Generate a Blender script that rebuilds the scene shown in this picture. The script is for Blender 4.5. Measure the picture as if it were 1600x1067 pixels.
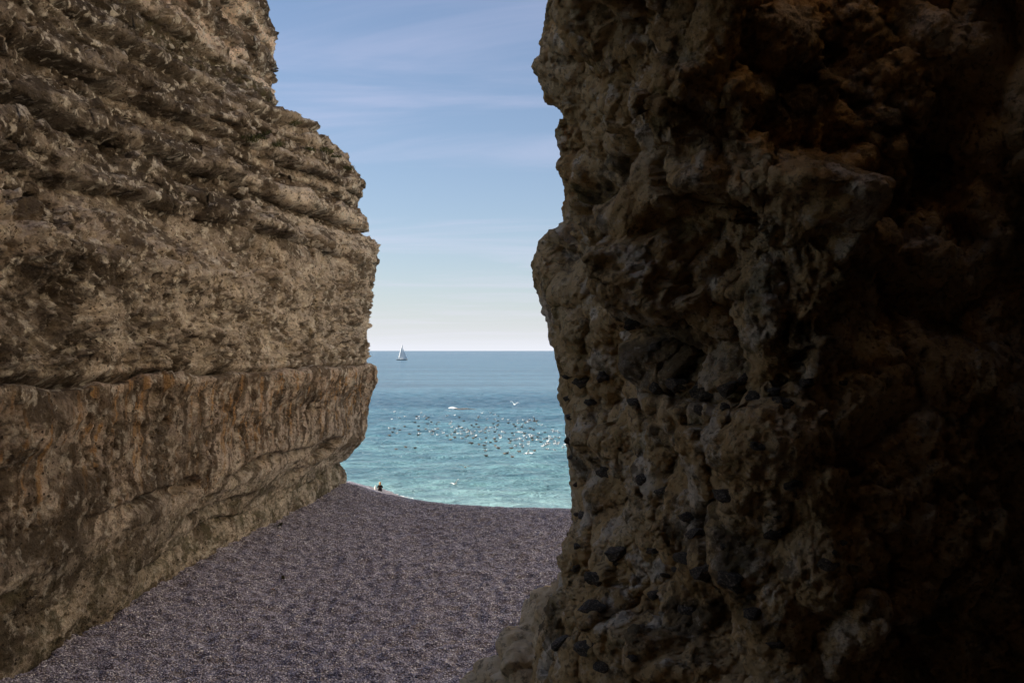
import bpy, bmesh, math, random
import numpy as np
from mathutils import Vector, Matrix

random.seed(7)
R = math.radians
scene = bpy.context.scene
C = scene.collection
for o in list(bpy.data.objects):
    bpy.data.objects.remove(o)

# ------------------------------------------------------------------ camera
CAM = Vector((0.0, 0.0, 15.0))          # eye 15 m above the sea, in a cave mouth
cd = bpy.data.cameras.new('camera')
cd.lens = 35.0; cd.sensor_width = 36.0
cd.clip_start = 0.1; cd.clip_end = 200000.0
cam = bpy.data.objects.new('camera', cd); C.objects.link(cam)
cam.location = CAM
cam.rotation_euler = (R(90.53), 0, 0)
scene.camera = cam
scene.render.resolution_x = 1024; scene.render.resolution_y = 682

# ------------------------------------------------------------------ light
SUN_AZ = R(-80)      # seen from the camera: left of the view direction (+Y)
SUN_EL = R(34)
sun_dir = Vector((math.sin(SUN_AZ) * math.cos(SUN_EL), math.cos(SUN_AZ) * math.cos(SUN_EL), math.sin(SUN_EL)))
sl = bpy.data.lights.new('sun', 'SUN'); sl.energy = 5.0; sl.angle = R(0.5); sl.color = (1.0, 0.93, 0.83)
so = bpy.data.objects.new('sun', sl); C.objects.link(so)
so.rotation_euler = sun_dir.to_track_quat('Z', 'Y').to_euler()
so.location = (-60, 0, 80)

world = bpy.data.worlds.new('World'); scene.world = world
world.use_nodes = True
wn = world.node_tree.nodes; wl = world.node_tree.links; wn.clear()
wout = wn.new('ShaderNodeOutputWorld'); wbg = wn.new('ShaderNodeBackground')
sky = wn.new('ShaderNodeTexSky'); sky.sky_type = 'NISHITA'; sky.sun_disc = False
sky.sun_elevation = SUN_EL; sky.sun_rotation = SUN_AZ
sky.altitude = 15; sky.air_density = 1.0; sky.dust_density = 0.7; sky.ozone_density = 4.5
wbg.inputs['Strength'].default_value = 0.05
# thin cirrus drawn on a flat layer high above the ground, over the whole sky
tcw = wn.new('ShaderNodeTexCoord'); sepw = wn.new('ShaderNodeSeparateXYZ')
wl.new(tcw.outputs['Generated'], sepw.inputs[0])
def wmath(op, a, b=None, c=None):
    n = wn.new('ShaderNodeMath'); n.operation = op
    for k, v in enumerate((a, b, c)):
        if v is None: continue
        if isinstance(v, (int, float)): n.inputs[k].default_value = v
        else: wl.new(v, n.inputs[k])
    return n.outputs[0]
zz = wmath('ADD', wmath('MAXIMUM', sepw.outputs[2], 0.0), 0.06)
px = wmath('DIVIDE', sepw.outputs[0], zz); py = wmath('DIVIDE', sepw.outputs[1], zz)
cmb = wn.new('ShaderNodeCombineXYZ')
wl.new(wmath('MULTIPLY', px, 0.55), cmb.inputs[0]); wl.new(wmath('MULTIPLY', py, 1.5), cmb.inputs[1])
cn = wn.new('ShaderNodeTexNoise'); cn.inputs['Scale'].default_value = 0.8; cn.inputs['Detail'].default_value = 7
cn.inputs['Roughness'].default_value = 0.55; cn.inputs['Distortion'].default_value = 0.6
wl.new(cmb.outputs[0], cn.inputs['Vector'])
cr = wn.new('ShaderNodeMapRange'); cr.interpolation_type = 'SMOOTHSTEP'
cr.inputs[1].default_value = 0.44; cr.inputs[2].default_value = 0.70; cr.inputs[3].default_value = 0.0; cr.inputs[4].default_value = 0.30
wl.new(cn.outputs[0], cr.inputs[0])
mixw = wn.new('ShaderNodeMix'); mixw.data_type = 'RGBA'
wl.new(cr.outputs[0], mixw.inputs[0]); wl.new(sky.outputs[0], mixw.inputs[6]); mixw.inputs[7].default_value = (6.3, 5.9, 7.7, 1)
# haze of the long path low over the horizon
hz = wmath('SUBTRACT', 1.0, wmath('EXPONENT', wmath('DIVIDE', -0.030, wmath('ADD', wmath('MAXIMUM', sepw.outputs[2], 0.0), 0.006))))
mixh = wn.new('ShaderNodeMix'); mixh.data_type = 'RGBA'
wl.new(hz, mixh.inputs[0]); wl.new(mixw.outputs[2], mixh.inputs[6]); mixh.inputs[7].default_value = (6.9, 7.1, 7.7, 1)
wl.new(mixh.outputs[2], wbg.inputs['Color']); wl.new(wbg.outputs[0], wout.inputs[0])

vs = scene.view_settings
vs.view_transform = 'Standard'; vs.look = 'None'; vs.gamma = 1.0; vs.exposure = 1.32
try: vs.use_curve_mapping = False
except Exception: pass

# ------------------------------------------------------------------ noise (numpy)
rng = np.random.default_rng(11)
_perm = rng.permutation(256); _perm = np.concatenate([_perm, _perm]).astype(np.int32)
_g = rng.normal(size=(256, 3)); _g = (_g / np.linalg.norm(_g, axis=1)[:, None]).astype(np.float32)
_r = rng.random((256, 3)).astype(np.float32)
def perlin(p, seed=0):
    p = np.asarray(p, np.float32) + np.float32(seed * 17.31)
    i = np.floor(p); f = p - i; i = i.astype(np.int32) & 255
    u = f * f * f * (f * (f * 6 - 15) + 10)
    x0, y0, z0 = i[:, 0], i[:, 1], i[:, 2]; x1 = (x0 + 1) & 255; y1 = (y0 + 1) & 255; z1 = (z0 + 1) & 255
    fx, fy, fz = f[:, 0], f[:, 1], f[:, 2]; ux, uy, uz = u[:, 0], u[:, 1], u[:, 2]
    def gd(ix, iy, iz, dx, dy, dz):
        g = _g[_perm[_perm[_perm[ix] + iy] + iz]]
        return g[:, 0] * dx + g[:, 1] * dy + g[:, 2] * dz
    a = gd(x0, y0, z0, fx, fy, fz); b = gd(x1, y0, z0, fx - 1, fy, fz)
    c = gd(x0, y1, z0, fx, fy - 1, fz); d = gd(x1, y1, z0, fx - 1, fy - 1, fz)
    e = gd(x0, y0, z1, fx, fy, fz - 1); g_ = gd(x1, y0, z1, fx - 1, fy, fz - 1)
    h = gd(x0, y1, z1, fx, fy - 1, fz - 1); k = gd(x1, y1, z1, fx - 1, fy - 1, fz - 1)
    a = a + ux * (b - a); c = c + ux * (d - c); e = e + ux * (g_ - e); h = h + ux * (k - h)
    a = a + uy * (c - a); e = e + uy * (h - e)
    return (a + uz * (e - a)) * 1.6
def fbm(p, octs=4, seed=0, gain=0.5, mode=0):
    p = np.asarray(p, np.float32); t = np.zeros(len(p), np.float32); a = 1.0; s = 0.0
    for k in range(octs):
        n = perlin(p * (2.03 ** k), seed + k)
        if mode == 1: n = 1 - 2 * np.abs(n)       # ridged
        if mode == 2: n = 2 * np.abs(n) - 0.6      # billow
        t += a * n; s += a; a *= gain
    return t / s
def worley(p, seed=0):
    p = np.asarray(p, np.float32) + np.float32(seed * 9.7)
    i = np.floor(p).astype(np.int32); best = np.full(len(p), 9.0, np.float32); cid = np.zeros(len(p), np.int32)
    for dx in (-1, 0, 1):
        for dy in (-1, 0, 1):
            for dz in (-1, 0, 1):
                c = i + np.array([dx, dy, dz], np.int32)
                h = _perm[_perm[_perm[c[:, 0] & 255] + (c[:, 1] & 255)] + (c[:, 2] & 255)]
                q = c + _r[h] - p
                d = (q * q).sum(1); m = d < best
                best[m] = d[m]; cid[m] = h[m]
    return np.sqrt(best), cid
def facets(p, seed=0, tilt=1.0):
    # broken rock: every cell is a block with its own reach and its own tilted face
    p = np.asarray(p, np.float32) + np.float32(seed * 9.7)
    i = np.floor(p).astype(np.int32); best = np.full(len(p), 9.0, np.float32); cid = np.zeros(len(p), np.int32); vec = np.zeros_like(p)
    for dx in (-1, 0, 1):
        for dy in (-1, 0, 1):
            for dz in (-1, 0, 1):
                c = i + np.array([dx, dy, dz], np.int32)
                h = _perm[_perm[_perm[c[:, 0] & 255] + (c[:, 1] & 255)] + (c[:, 2] & 255)]
                q = c + _r[h] - p
                d = (q * q).sum(1); m = d < best
                best[m] = d[m]; cid[m] = h[m]; vec[m] = q[m]
    g = _g[(cid * 5 + 3) & 255]
    return (_r[cid][:, 1] - .5) + tilt * (g * vec).sum(1)
def sstep(a, b, x):
    t = np.clip((x - a) / (b - a), 0, 1); return t * t * (3 - 2 * t)

# ------------------------------------------------------------------ mesh helpers
def grid_mesh(name, P, attrs=None):
    nu, nv = P.shape[:2]
    me = bpy.data.meshes.new(name)
    idx = np.arange(nu * nv, dtype=np.int32).reshape(nu, nv)
    f = np.stack([idx[:-1, :-1], idx[1:, :-1], idx[1:, 1:], idx[:-1, 1:]], -1).reshape(-1, 4)
    me.vertices.add(nu * nv); me.vertices.foreach_set('co', P.reshape(-1).astype(np.float32))
    me.loops.add(f.size); me.loops.foreach_set('vertex_index', f.reshape(-1))
    me.polygons.add(len(f)); me.polygons.foreach_set('loop_start', np.arange(len(f), dtype=np.int32) * 4)
    me.update(calc_edges=True)
    me.polygons.foreach_set('use_smooth', np.ones(len(f), bool))
    for k, v in (attrs or {}).items():
        a = me.attributes.new(k, 'FLOAT', 'POINT'); a.data.foreach_set('value', v.reshape(-1).astype(np.float32))
    return me
def grid_normals(P):
    du = np.gradient(P, axis=0); dv = np.gradient(P, axis=1)
    n = np.cross(du, dv); n /= np.maximum(np.linalg.norm(n, axis=2, keepdims=True), 1e-9)
    return n
def link(name, me, mat=None, parent=None, **props):
    o = bpy.data.objects.new(name, me); C.objects.link(o)
    if mat is not None:
        if me.materials: me.materials[0] = mat
        else: me.materials.append(mat)
    if parent is not None: o.parent = parent
    for k, v in props.items(): o[k] = v
    return o
def empty(name, loc, **props):
    o = bpy.data.objects.new(name, None); C.objects.link(o); o.location = loc; o.empty_display_size = 0.2
    for k, v in props.items(): o[k] = v
    return o
def bm_mesh(name, bm, smooth=True):
    me = bpy.data.meshes.new(name); bm.to_mesh(me); bm.free()
    if smooth: me.polygons.foreach_set('use_smooth', np.ones(len(me.polygons), bool))
    return me
def spread(points):     # piecewise spacing: (value, step) knots -> 1d sample positions
    out = [points[0][0]]
    for (a, s0), (b, s1) in zip(points[:-1], points[1:]):
        x = a
        while x < b - 1e-6:
            t = (x - a) / (b - a); x += s0 + (s1 - s0) * t
            out.append(min(x, b))
    return np.array(sorted(set(np.round(out, 5))))

# ------------------------------------------------------------------ materials
class M:
    def __init__(s, name):
        s.m = bpy.data.materials.new(name); s.m.use_nodes = True
        s.n = s.m.node_tree.nodes; s.l = s.m.node_tree.links
        s.b = s.n['Principled BSDF']
        s.tc = s.n.new('ShaderNodeTexCoord'); s.P = s.tc.outputs['Object']
    def put(s, v, sock):
        if isinstance(v, (int, float)): sock.default_value = v
        elif isinstance(v, tuple): sock.default_value = v if len(v) == 4 or sock.type == 'VECTOR' else (*v, 1)
        else: s.l.new(v, sock)
    def math(s, op, a, b=None, c=None, clamp=False):
        n = s.n.new('ShaderNodeMath'); n.operation = op; n.use_clamp = clamp
        for k, v in enumerate((a, b, c)):
            if v is not None: s.put(v, n.inputs[k])
        return n.outputs[0]
    def scale(s, vec):
        n = s.n.new('ShaderNodeVectorMath'); n.operation = 'MULTIPLY'
        s.l.new(s.P, n.inputs[0]); n.inputs[1].default_value = vec; return n.outputs[0]
    def noise(s, sc, det=5, rough=0.55, dist=0.0, vec=None):
        n = s.n.new('ShaderNodeTexNoise'); s.l.new(vec if vec is not None else s.P, n.inputs['Vector'])
        n.inputs['Scale'].default_value = sc; n.inputs['Detail'].default_value = det
        n.inputs['Roughness'].default_value = rough; n.inputs['Distortion'].default_value = dist
        return n.outputs[0]
    def vor(s, sc, vec=None, out='Distance', feature='F1'):
        n = s.n.new('ShaderNodeTexVoronoi'); n.feature = feature
        s.l.new(vec if vec is not None else s.P, n.inputs['Vector'])
        n.inputs['Scale'].default_value = sc; return n.outputs[out]
    def rng(s, v, a, b, c=0.0, d=1.0, smooth=True):
        n = s.n.new('ShaderNodeMapRange'); n.interpolation_type = 'SMOOTHSTEP' if smooth else 'LINEAR'
        s.put(v, n.inputs[0])
        for k, q in enumerate((a, b, c, d)): n.inputs[k + 1].default_value = q
        return n.outputs[0]
    def mix(s, f, a, b, mode='MIX'):
        n = s.n.new('ShaderNodeMix'); n.data_type = 'RGBA'; n.blend_type = mode
        s.put(f, n.inputs[0]); s.put(a, n.inputs[6]); s.put(b, n.inputs[7]); return n.outputs[2]
    def ramp(s, v, stops):
        n = s.n.new('ShaderNodeValToRGB'); s.put(v, n.inputs[0]); e = n.color_ramp.elements
        while len(e) < len(stops): e.new(0.5)
        for k, (p, c) in enumerate(stops): e[k].position = p; e[k].color = (*c, 1)
        return n.outputs[0]
    def attr(s, name, typ='GEOMETRY'):
        n = s.n.new('ShaderNodeAttribute'); n.attribute_name = name; n.attribute_type = typ; return n.outputs['Fac']
    def bump(s, h, st, dist, prev=None):
        n = s.n.new('ShaderNodeBump'); s.put(h, n.inputs['Height']); n.inputs['Strength'].default_value = st
        n.inputs['Distance'].default_value = dist
        if prev is not None: s.l.new(prev, n.inputs['Normal'])
        return n.outputs[0]
    def done(s, col, rough=0.9, nrm=None, spec=0.3):
        s.put(col, s.b.inputs['Base Color']); s.put(rough, s.b.inputs['Roughness'])
        s.b.inputs['Specular IOR Level'].default_value = spec
        if nrm is not None: s.l.new(nrm, s.b.inputs['Normal'])
        return s.m
def plain(name, col, rough=0.7, var=0.15, sc=6.0, spec=0.3):
    m = M(name); n = m.noise(sc, 4)
    c = m.mix(m.rng(n, 0.3, 0.7), tuple(x * (1 - var) for x in col), tuple(min(1, x * (1 + var)) for x in col))
    return m.done(c, rough, None, spec)

def mat_chalk():
    m = M('stained_chalk')
    sep = m.n.new('ShaderNodeSeparateXYZ'); m.l.new(m.P, sep.inputs[0]); z = sep.outputs[2]; y = sep.outputs[1]
    w = m.noise(0.22, 5, 0.6); zw = m.math('ADD', z, m.math('MULTIPLY', m.math('SUBTRACT', w, 0.5), 3.2))
    t = m.math('DIVIDE', zw, 62.0)
    zs = [(3, (.30, .25, .16)), (5.5, (.38, .31, .20)), (8, (.40, .32, .23)), (9.8, (.32, .24, .16)), (11.5, (.27, .185, .11)),
          (13.4, (.36, .245, .145)), (14.6, (.42, .35, .25)), (17, (.42, .36, .27)), (19.5, (.33, .26, .17)), (21.5, (.40, .32, .22)),
          (24, (.50, .42, .31)), (27, (.43, .35, .25)), (30.5, (.38, .31, .21)), (33, (.22, .175, .115)), (35.5, (.42, .32, .22)), (37.5, (.66, .49, .34)), (62, (.7, .55, .40))]
    col = m.ramp(t, [(a / 62.0, c) for a, c in zs])
    n1 = m.noise(0.40, 10, 0.66, 0.5, vec=m.scale((1, 1, 1.8))); n2 = m.noise(2.6, 10, 0.68); n3 = m.noise(9, 8, 0.7)
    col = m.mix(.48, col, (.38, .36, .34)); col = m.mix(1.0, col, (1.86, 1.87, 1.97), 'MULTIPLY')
    col = m.mix(m.rng(m.noise(1.1, 10, 0.7, .3, vec=m.scale((1, 1, 1.5))), 0.50, 0.60, 0, .85), col, (.72, .64, .53))   # fresh pale chalk, also standing in for lit highlights
    col = m.mix(m.rng(n1, 0.47, 0.57, 0, .80), col, (.125, .094, .064))            # brown weathering, with shade contrast put into the colour
    col = m.mix(m.rng(n2, 0.52, 0.60, 0, .78), col, (.095, .070, .047))
    bed = m.attr('bed'); col = m.mix(1.0, col, m.ramp(bed, [(0, (.30, .26, .22)), (.3, (.66, .62, .58)), (.6, (1.05, 1.03, 1.0)), (1, (1.35, 1.33, 1.3))]), 'MULTIPLY')
    st = m.noise(1.0, 6, 0.6, 0.3, vec=m.scale((1.2, 1.2, 0.10)))                # drip streaks
    low = m.rng(zw, 6.5, 9.5); hi = m.rng(zw, 13.3, 14.2, 1, 0); band = m.math('MULTIPLY', low, hi)
    col = m.mix(m.math('MULTIPLY', m.rng(st, 0.46, 0.62), m.math('MULTIPLY', band, .9)), col, (.075, .050, .032))
    st2 = m.noise(1.7, 5, 0.6, 0.2, vec=m.scale((1.2, 1.2, 0.08)))
    col = m.mix(m.math('MULTIPLY', m.rng(st2, 0.52, 0.66), m.math('MULTIPLY', m.math('MULTIPLY', band, m.rng(zw, 9, 12, .4, 1)), .95)), col, (.50, .285, .13))
    col = m.mix(m.rng(st2, 0.58, 0.72, 0, .35), col, (.36, .28, .12))            # ochre
    al = m.noise(0.8, 7, 0.7, vec=m.scale((1, 1, 1.4)))
    col = m.mix(m.math('MULTIPLY', m.rng(al, 0.44, 0.6), m.rng(zw, 5.5, 9.5, .75, 0.0)), col, (.09, .085, .045))   # algae near the foot
    fl = m.attr('flint')
    col = m.mix(m.math('MULTIPLY', fl, .85), col, (.085, .066, .05))
    gr = m.attr('growth')
    col = m.mix(m.math('MULTIPLY', gr, m.rng(n2, 0.42, 0.6)), col, (.10, .095, .045))
    stain_shade = m.attr('stain_shade')
    col = m.mix(m.math('MULTIPLY', stain_shade, m.rng(n1, 0.34, 0.58, .45, .95)), col, (.075, .058, .042))  # staining plus the shade of the near end, in colour
    pv = m.vor(4.2); pm = m.rng(m.noise(0.7, 4, .6), 0.42, 0.55)
    col = m.mix(m.math('MULTIPLY', m.rng(pv, 0.16, 0.27, .9, 0), pm), col, (.045, .034, .024))    # dark spots of rot and flint
    col = m.mix(m.rng(n3, 0.35, 0.47, 0.5, 0), col, (.12, .09, .06))
    col = m.mix(m.math('MULTIPLY', m.rng(m.noise(1.7, 6, .62, .3), 0.53, 0.65, 0, .8), m.rng(zw, 12.5, 14.5, .5, 1)), col, (.84, .79, .70))  # pale chalk patches, with highlights put into the colour
    col = m.mix(1.0, col, m.mix(m.rng(n2, .3, .7), (.80, .78, .76), (1.12, 1.1, 1.06)), 'MULTIPLY')
    b = m.bump(m.noise(2.4, 12, 0.72), 1.0, 0.30)
    b = m.bump(m.math('ADD', m.noise(13, 8, 0.7), m.math('MULTIPLY', m.math('MULTIPLY', m.rng(pv, 0.05, 0.3), pm), .8)), 1.0, 0.10, b)
    return m.done(col, 0.95, b, 0.2)
def mat_cave():
    m = M('cave_rock')
    n1 = m.noise(0.9, 10, 0.66, 0.5); n2 = m.noise(3.3, 10, 0.68); n3 = m.noise(14, 8, 0.7)
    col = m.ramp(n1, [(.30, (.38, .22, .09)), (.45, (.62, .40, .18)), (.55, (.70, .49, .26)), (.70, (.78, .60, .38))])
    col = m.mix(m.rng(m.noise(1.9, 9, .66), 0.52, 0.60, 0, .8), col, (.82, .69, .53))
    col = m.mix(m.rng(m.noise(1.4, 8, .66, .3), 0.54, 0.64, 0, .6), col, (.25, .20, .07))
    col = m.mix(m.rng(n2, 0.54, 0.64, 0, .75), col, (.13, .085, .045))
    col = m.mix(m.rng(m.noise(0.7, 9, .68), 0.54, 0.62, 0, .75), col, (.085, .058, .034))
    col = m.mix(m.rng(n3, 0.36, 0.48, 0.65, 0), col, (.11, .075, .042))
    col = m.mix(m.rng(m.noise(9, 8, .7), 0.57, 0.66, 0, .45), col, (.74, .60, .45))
    b = m.bump(m.noise(6, 12, 0.70), 1.0, 0.10)
    b = m.bump(m.noise(38, 6, 0.7), 1.0, 0.025, b)
    return m.done(col, 0.92, b, 0.25)
def mat_beach():
    m = M('shingle')
    v = m.n.new('ShaderNodeTexVoronoi'); m.l.new(m.P, v.inputs['Vector']); v.inputs['Scale'].default_value = 13
    n = m.noise(60, 3)
    sepc = m.n.new('ShaderNodeSeparateColor'); m.l.new(v.outputs['Color'], sepc.inputs[0])
    col = m.ramp(sepc.outputs[0], [(0, (.10, .082, .088)), (.45, (.19, .165, .175)), (.8, (.28, .25, .26)), (1, (.45, .42, .42))])
    b = m.bump(m.rng(v.outputs['Distance'], 0, .7, 1, 0), 1.0, 0.05)
    return m.done(col, 0.7, b, 0.4)
def mat_pebble():
    m = M('flint_pebble')
    oi = m.n.new('ShaderNodeObjectInfo'); r = oi.outputs['Random']
    col = m.ramp(r, [(0, (.065, .058, .077)), (.3, (.165, .152, .205)), (.55, (.30, .28, .365)), (.80, (.455, .435, .53)), (.93, (.64, .62, .68)), (1, (.86, .86, .88))])
    col = m.mix(m.rng(m.noise(25, 3), .35, .7, 0, .3), col, (.34, .32, .36))
    return m.done(col, 0.62, None, 0.4)
def mat_sea():
    m = M('sea_water')
    sep = m.n.new('ShaderNodeSeparateXYZ'); m.l.new(m.P, sep.inputs[0]); y = sep.outputs[1]
    n = m.noise(0.02, 4, .6, vec=m.scale((0.5, 1.4, 1)))
    yy = m.math('ADD', m.math('LOGARITHM', y, 10.0), m.math('MULTIPLY', m.math('SUBTRACT', n, .5), .25))
    t = m.rng(yy, 1.95, 4.0, 0, 1, False)
    col = m.ramp(t, [(0, (.18, .30, .31)), (.05, (.105, .215, .235)), (.14, (.070, .165, .205)), (.30, (.055, .130, .180)), (1, (.046, .105, .155))])
    lanes = m.noise(0.012, 6, .6, .4, vec=m.scale((0.35, 1.6, 1)))
    col = m.mix(1.0, col, m.mix(m.rng(lanes, .35, .65), (.72, .76, .8), (1.35, 1.28, 1.22)), 'MULTIPLY')
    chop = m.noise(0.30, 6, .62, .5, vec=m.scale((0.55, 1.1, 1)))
    col = m.mix(1.0, col, m.mix(m.rng(chop, .38, .64), (.72, .75, .79), (1.30, 1.25, 1.20)), 'MULTIPLY')  # light and dark of the wavelets put into the water colour
    h1 = m.noise(0.10, 3, .5, .3, vec=m.scale((0.5, 1.2, 1)))
    h3 = m.noise(2.2, 4, .6, .2, vec=m.scale((0.7, 1.2, 1)))
    b = m.bump(chop, 1.0, 1.6); b = m.bump(h3, 1.0, 0.35, b)
    m.b.inputs['IOR'].default_value = 1.33
    return m.done(col, 0.20, b, 0.5)

def mat_fresh():
    m = M('fresh_chalk')
    n1 = m.noise(.3, 7, .6, vec=m.scale((1, 1, 3))); n2 = m.noise(3, 7, .6)
    col = m.ramp(n1, [(.3, (.50, .42, .31)), (.5, (.66, .58, .46)), (.7, (.74, .68, .57))])
    col = m.mix(m.rng(n2, .5, .75, 0, .5), col, (.36, .29, .2))
    return m.done(col, .95, m.bump(n2, .8, .2), .2)
FRESH = mat_fresh()
CHALK = mat_chalk(); CAVE = mat_cave(); SHINGLE = mat_beach(); PEBBLE = mat_pebble(); SEA = mat_sea()

# ------------------------------------------------------------------ sea
ys = np.r_[-400, 40, 80, spread([(88, .42), (200, .5), (430, 1.2)]), 520, 700, 900, 1600, 3000, 6000, 12000, 24000, 48000, 90000.]
xs = np.r_[-90000, -40000, -15000, -5000, -1500, -500, -200, -110, spread([(-75, .62), (-25, .55), (15, .55), (40, .7)]), 60, 90, 200, 500, 1500, 5000, 15000, 40000, 90000.]
X, Y = np.meshgrid(xs, ys, indexing='ij')
q = np.stack([X.ravel(), Y.ravel(), 0 * X.ravel()], -1); near = (np.abs(q[:, 0]) < 80) & (q[:, 1] < 440) & (q[:, 1] > 85)
wz = np.zeros(len(q)); qn = q[near]; qn = qn + np.stack([.8 * perlin(qn / 9, 501), .8 * perlin(qn / 9, 502), 0 * qn[:, 0]], -1)
wz[near] = .16 * perlin(qn / np.array([17, 7, 1]), 503) + .20 * fbm(qn / np.array([5.5, 2.6, 1]), 2, 504, mode=1) + .12 * perlin(qn / np.array([2.3, 1.5, 1]), 505)
fade = sstep(80, 60, np.abs(q[:, 0])) * sstep(430, 300, q[:, 1]) * sstep(90, 106, q[:, 1]); wz = wz * fade
SEAZ = wz.reshape(X.shape).copy()
SEAXS, SEAYS = xs.copy(), ys.copy()
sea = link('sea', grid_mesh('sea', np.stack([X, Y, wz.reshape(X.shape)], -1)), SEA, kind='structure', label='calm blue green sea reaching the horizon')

# ------------------------------------------------------------------ beach
def crest_y(x): return np.interp(x, [-30, -14, -11, -8, -5, 0, 5, 40], [88, 84.5, 79.5, 77.0, 75.0, 73.0, 72.0, 66])
def beach_z(x, y):
    x = np.asarray(x, float); y = np.asarray(y, float)
    p = np.stack([x.ravel(), y.ravel(), np.zeros(x.size)], -1)
    cy = crest_y(x)
    top = np.interp(x, [-30, -14, -11, -8, -5, 0, 5, 40], [4.15, 4.0, 3.74, 3.58, 3.5, 3.55, 3.6, 3.7])
    d = y - cy
    k = 1.2
    soft = k * np.logaddexp(0, d / k)                  # rounded crest
    z = top + 0.010 * np.maximum(-d, 0) * 0.0 - 0.172 * soft
    z = np.where(z < 0.2, 0.2 + (z - 0.2) * 0.6, z)
    und = 0.16 * perlin(p / 7.0, 3) + 0.11 * fbm(p / 1.3, 2, 5) + 0.135 * perlin(p / 0.5, 8)
    return z + und.reshape(x.shape) * sstep(2, -4, d) + und.reshape(x.shape) * .4
bx = spread([(-45, 3), (-19, .17), (7, .17), (60, 4)]); by = spread([(3, 1.2), (29, .17), (60, .2), (90, .4), (125, 2.5)])
X, Y = np.meshgrid(bx, by, indexing='ij')
beach = link('beach', grid_mesh('beach', np.stack([X, Y, beach_z(X, Y)], -1)), SHINGLE, kind='structure', label='grey shingle beach between the cliffs')

# pebbles: real stones scattered over the visible strip
pts = []
st = 0.066
gy = np.arange(30.5, 88, st)
gx = np.arange(-17.5, 6.5, st)
X, Y = np.meshgrid(gx, gy, indexing='ij')
X = X + (rng.random(X.shape) - .5) * st * 1.1; Y = Y + (rng.random(Y.shape) - .5) * st * 1.1
keep = (X > -18.6 + (Y - 30) * 0.06) & (X < 3.0 + (Y - 30) * 0.06) & (Y < crest_y(X) + 5)
keep &= rng.random(X.shape) < np.interp(Y, [30, 50, 88], [1.0, .9, .6])
X = X[keep]; Y = Y[keep]; Z = beach_z(X, Y) + (rng.random(X.shape) - .35) * 0.02
pm = bpy.data.meshes.new('pebbles'); pm.vertices.add(len(X))
pm.vertices.foreach_set('co', np.stack([X, Y, Z], -1).astype(np.float32).reshape(-1))
ng = bpy.data.node_groups.new('pebble_scatter', 'GeometryNodeTree')
ng.interface.new_socket('Geometry', in_out='INPUT', socket_type='NodeSocketGeometry')
ng.interface.new_socket('Geometry', in_out='OUTPUT', socket_type='NodeSocketGeometry')
N = ng.nodes; L = ng.links
gi = N.new('NodeGroupInput'); go = N.new('NodeGroupOutput')
ico = N.new('GeometryNodeMeshIcoSphere'); ico.inputs['Radius'].default_value = 1.0; ico.inputs['Subdivisions'].default_value = 2
ssn = N.new('GeometryNodeSetShadeSmooth'); smt = N.new('GeometryNodeSetMaterial'); smt.inputs['Material'].default_value = PEBBLE
iop = N.new('GeometryNodeInstanceOnPoints')
rr = N.new('FunctionNodeRandomValue'); rr.data_type = 'FLOAT_VECTOR'
rr.inputs[0].default_value = (-.35, -.35, 0); rr.inputs[1].default_value = (.35, .35, 6.28)
rs = N.new('FunctionNodeRandomValue'); rs.data_type = 'FLOAT_VECTOR'
rs.inputs[0].default_value = (.026, .022, .012); rs.inputs[1].default_value = (.056, .046, .028); rs.inputs['Seed'].default_value = 5
L.new(ico.outputs['Mesh'], ssn.inputs['Geometry']); L.new(ssn.outputs['Geometry'], smt.inputs['Geometry'])
L.new(gi.outputs[0], iop.inputs['Points']); L.new(smt.outputs['Geometry'], iop.inputs['Instance'])
L.new(rr.outputs[0], iop.inputs['Rotation']); L.new(rs.outputs[0], iop.inputs['Scale']); L.new(iop.outputs[0], go.inputs[0])
peb = link('pebbles', pm, PEBBLE, kind='stuff', label='grey flint pebbles covering the beach', category='pebbles')
md = peb.modifiers.new('scatter', 'NODES'); md.node_group = ng

# ------------------------------------------------------------------ left cliff
def wall_x(y): return np.interp(y, [0, 20, 33, 50, 85], [-20, -18.2, -17.0, -16.4, -13.76])
far_prof = [(-2, .3), (4, 0), (5.9, .1), (7.8, 1.7), (11, 1.9), (13.75, 2.6), (14.2, 1.9), (18.7, 2.1), (21.7, 2.6), (23.1, 2.2), (24.7, 1.6), (28, 1.3), (30.3, .6),
            (31.9, -2.6), (34.5, -5.3), (37.8, -5.7), (45, -6.3), (52, -7.2), (52.6, -10), (53, -60)]
near_prof = [(-2, .3), (4, 0), (6, .3), (7.8, .9), (11, 1.0), (13.75, 1.3), (14.2, .75), (17, .8), (18.6, 1.0), (19.6, .5), (20.6, -.8), (22.5, -1.6), (25, -2.8), (28, -4.2),
             (31.9, -5.6), (34.5, -6.8), (37.8, -7.6), (45, -8.6), (52, -10), (52.6, -13), (53, -60)]
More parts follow.
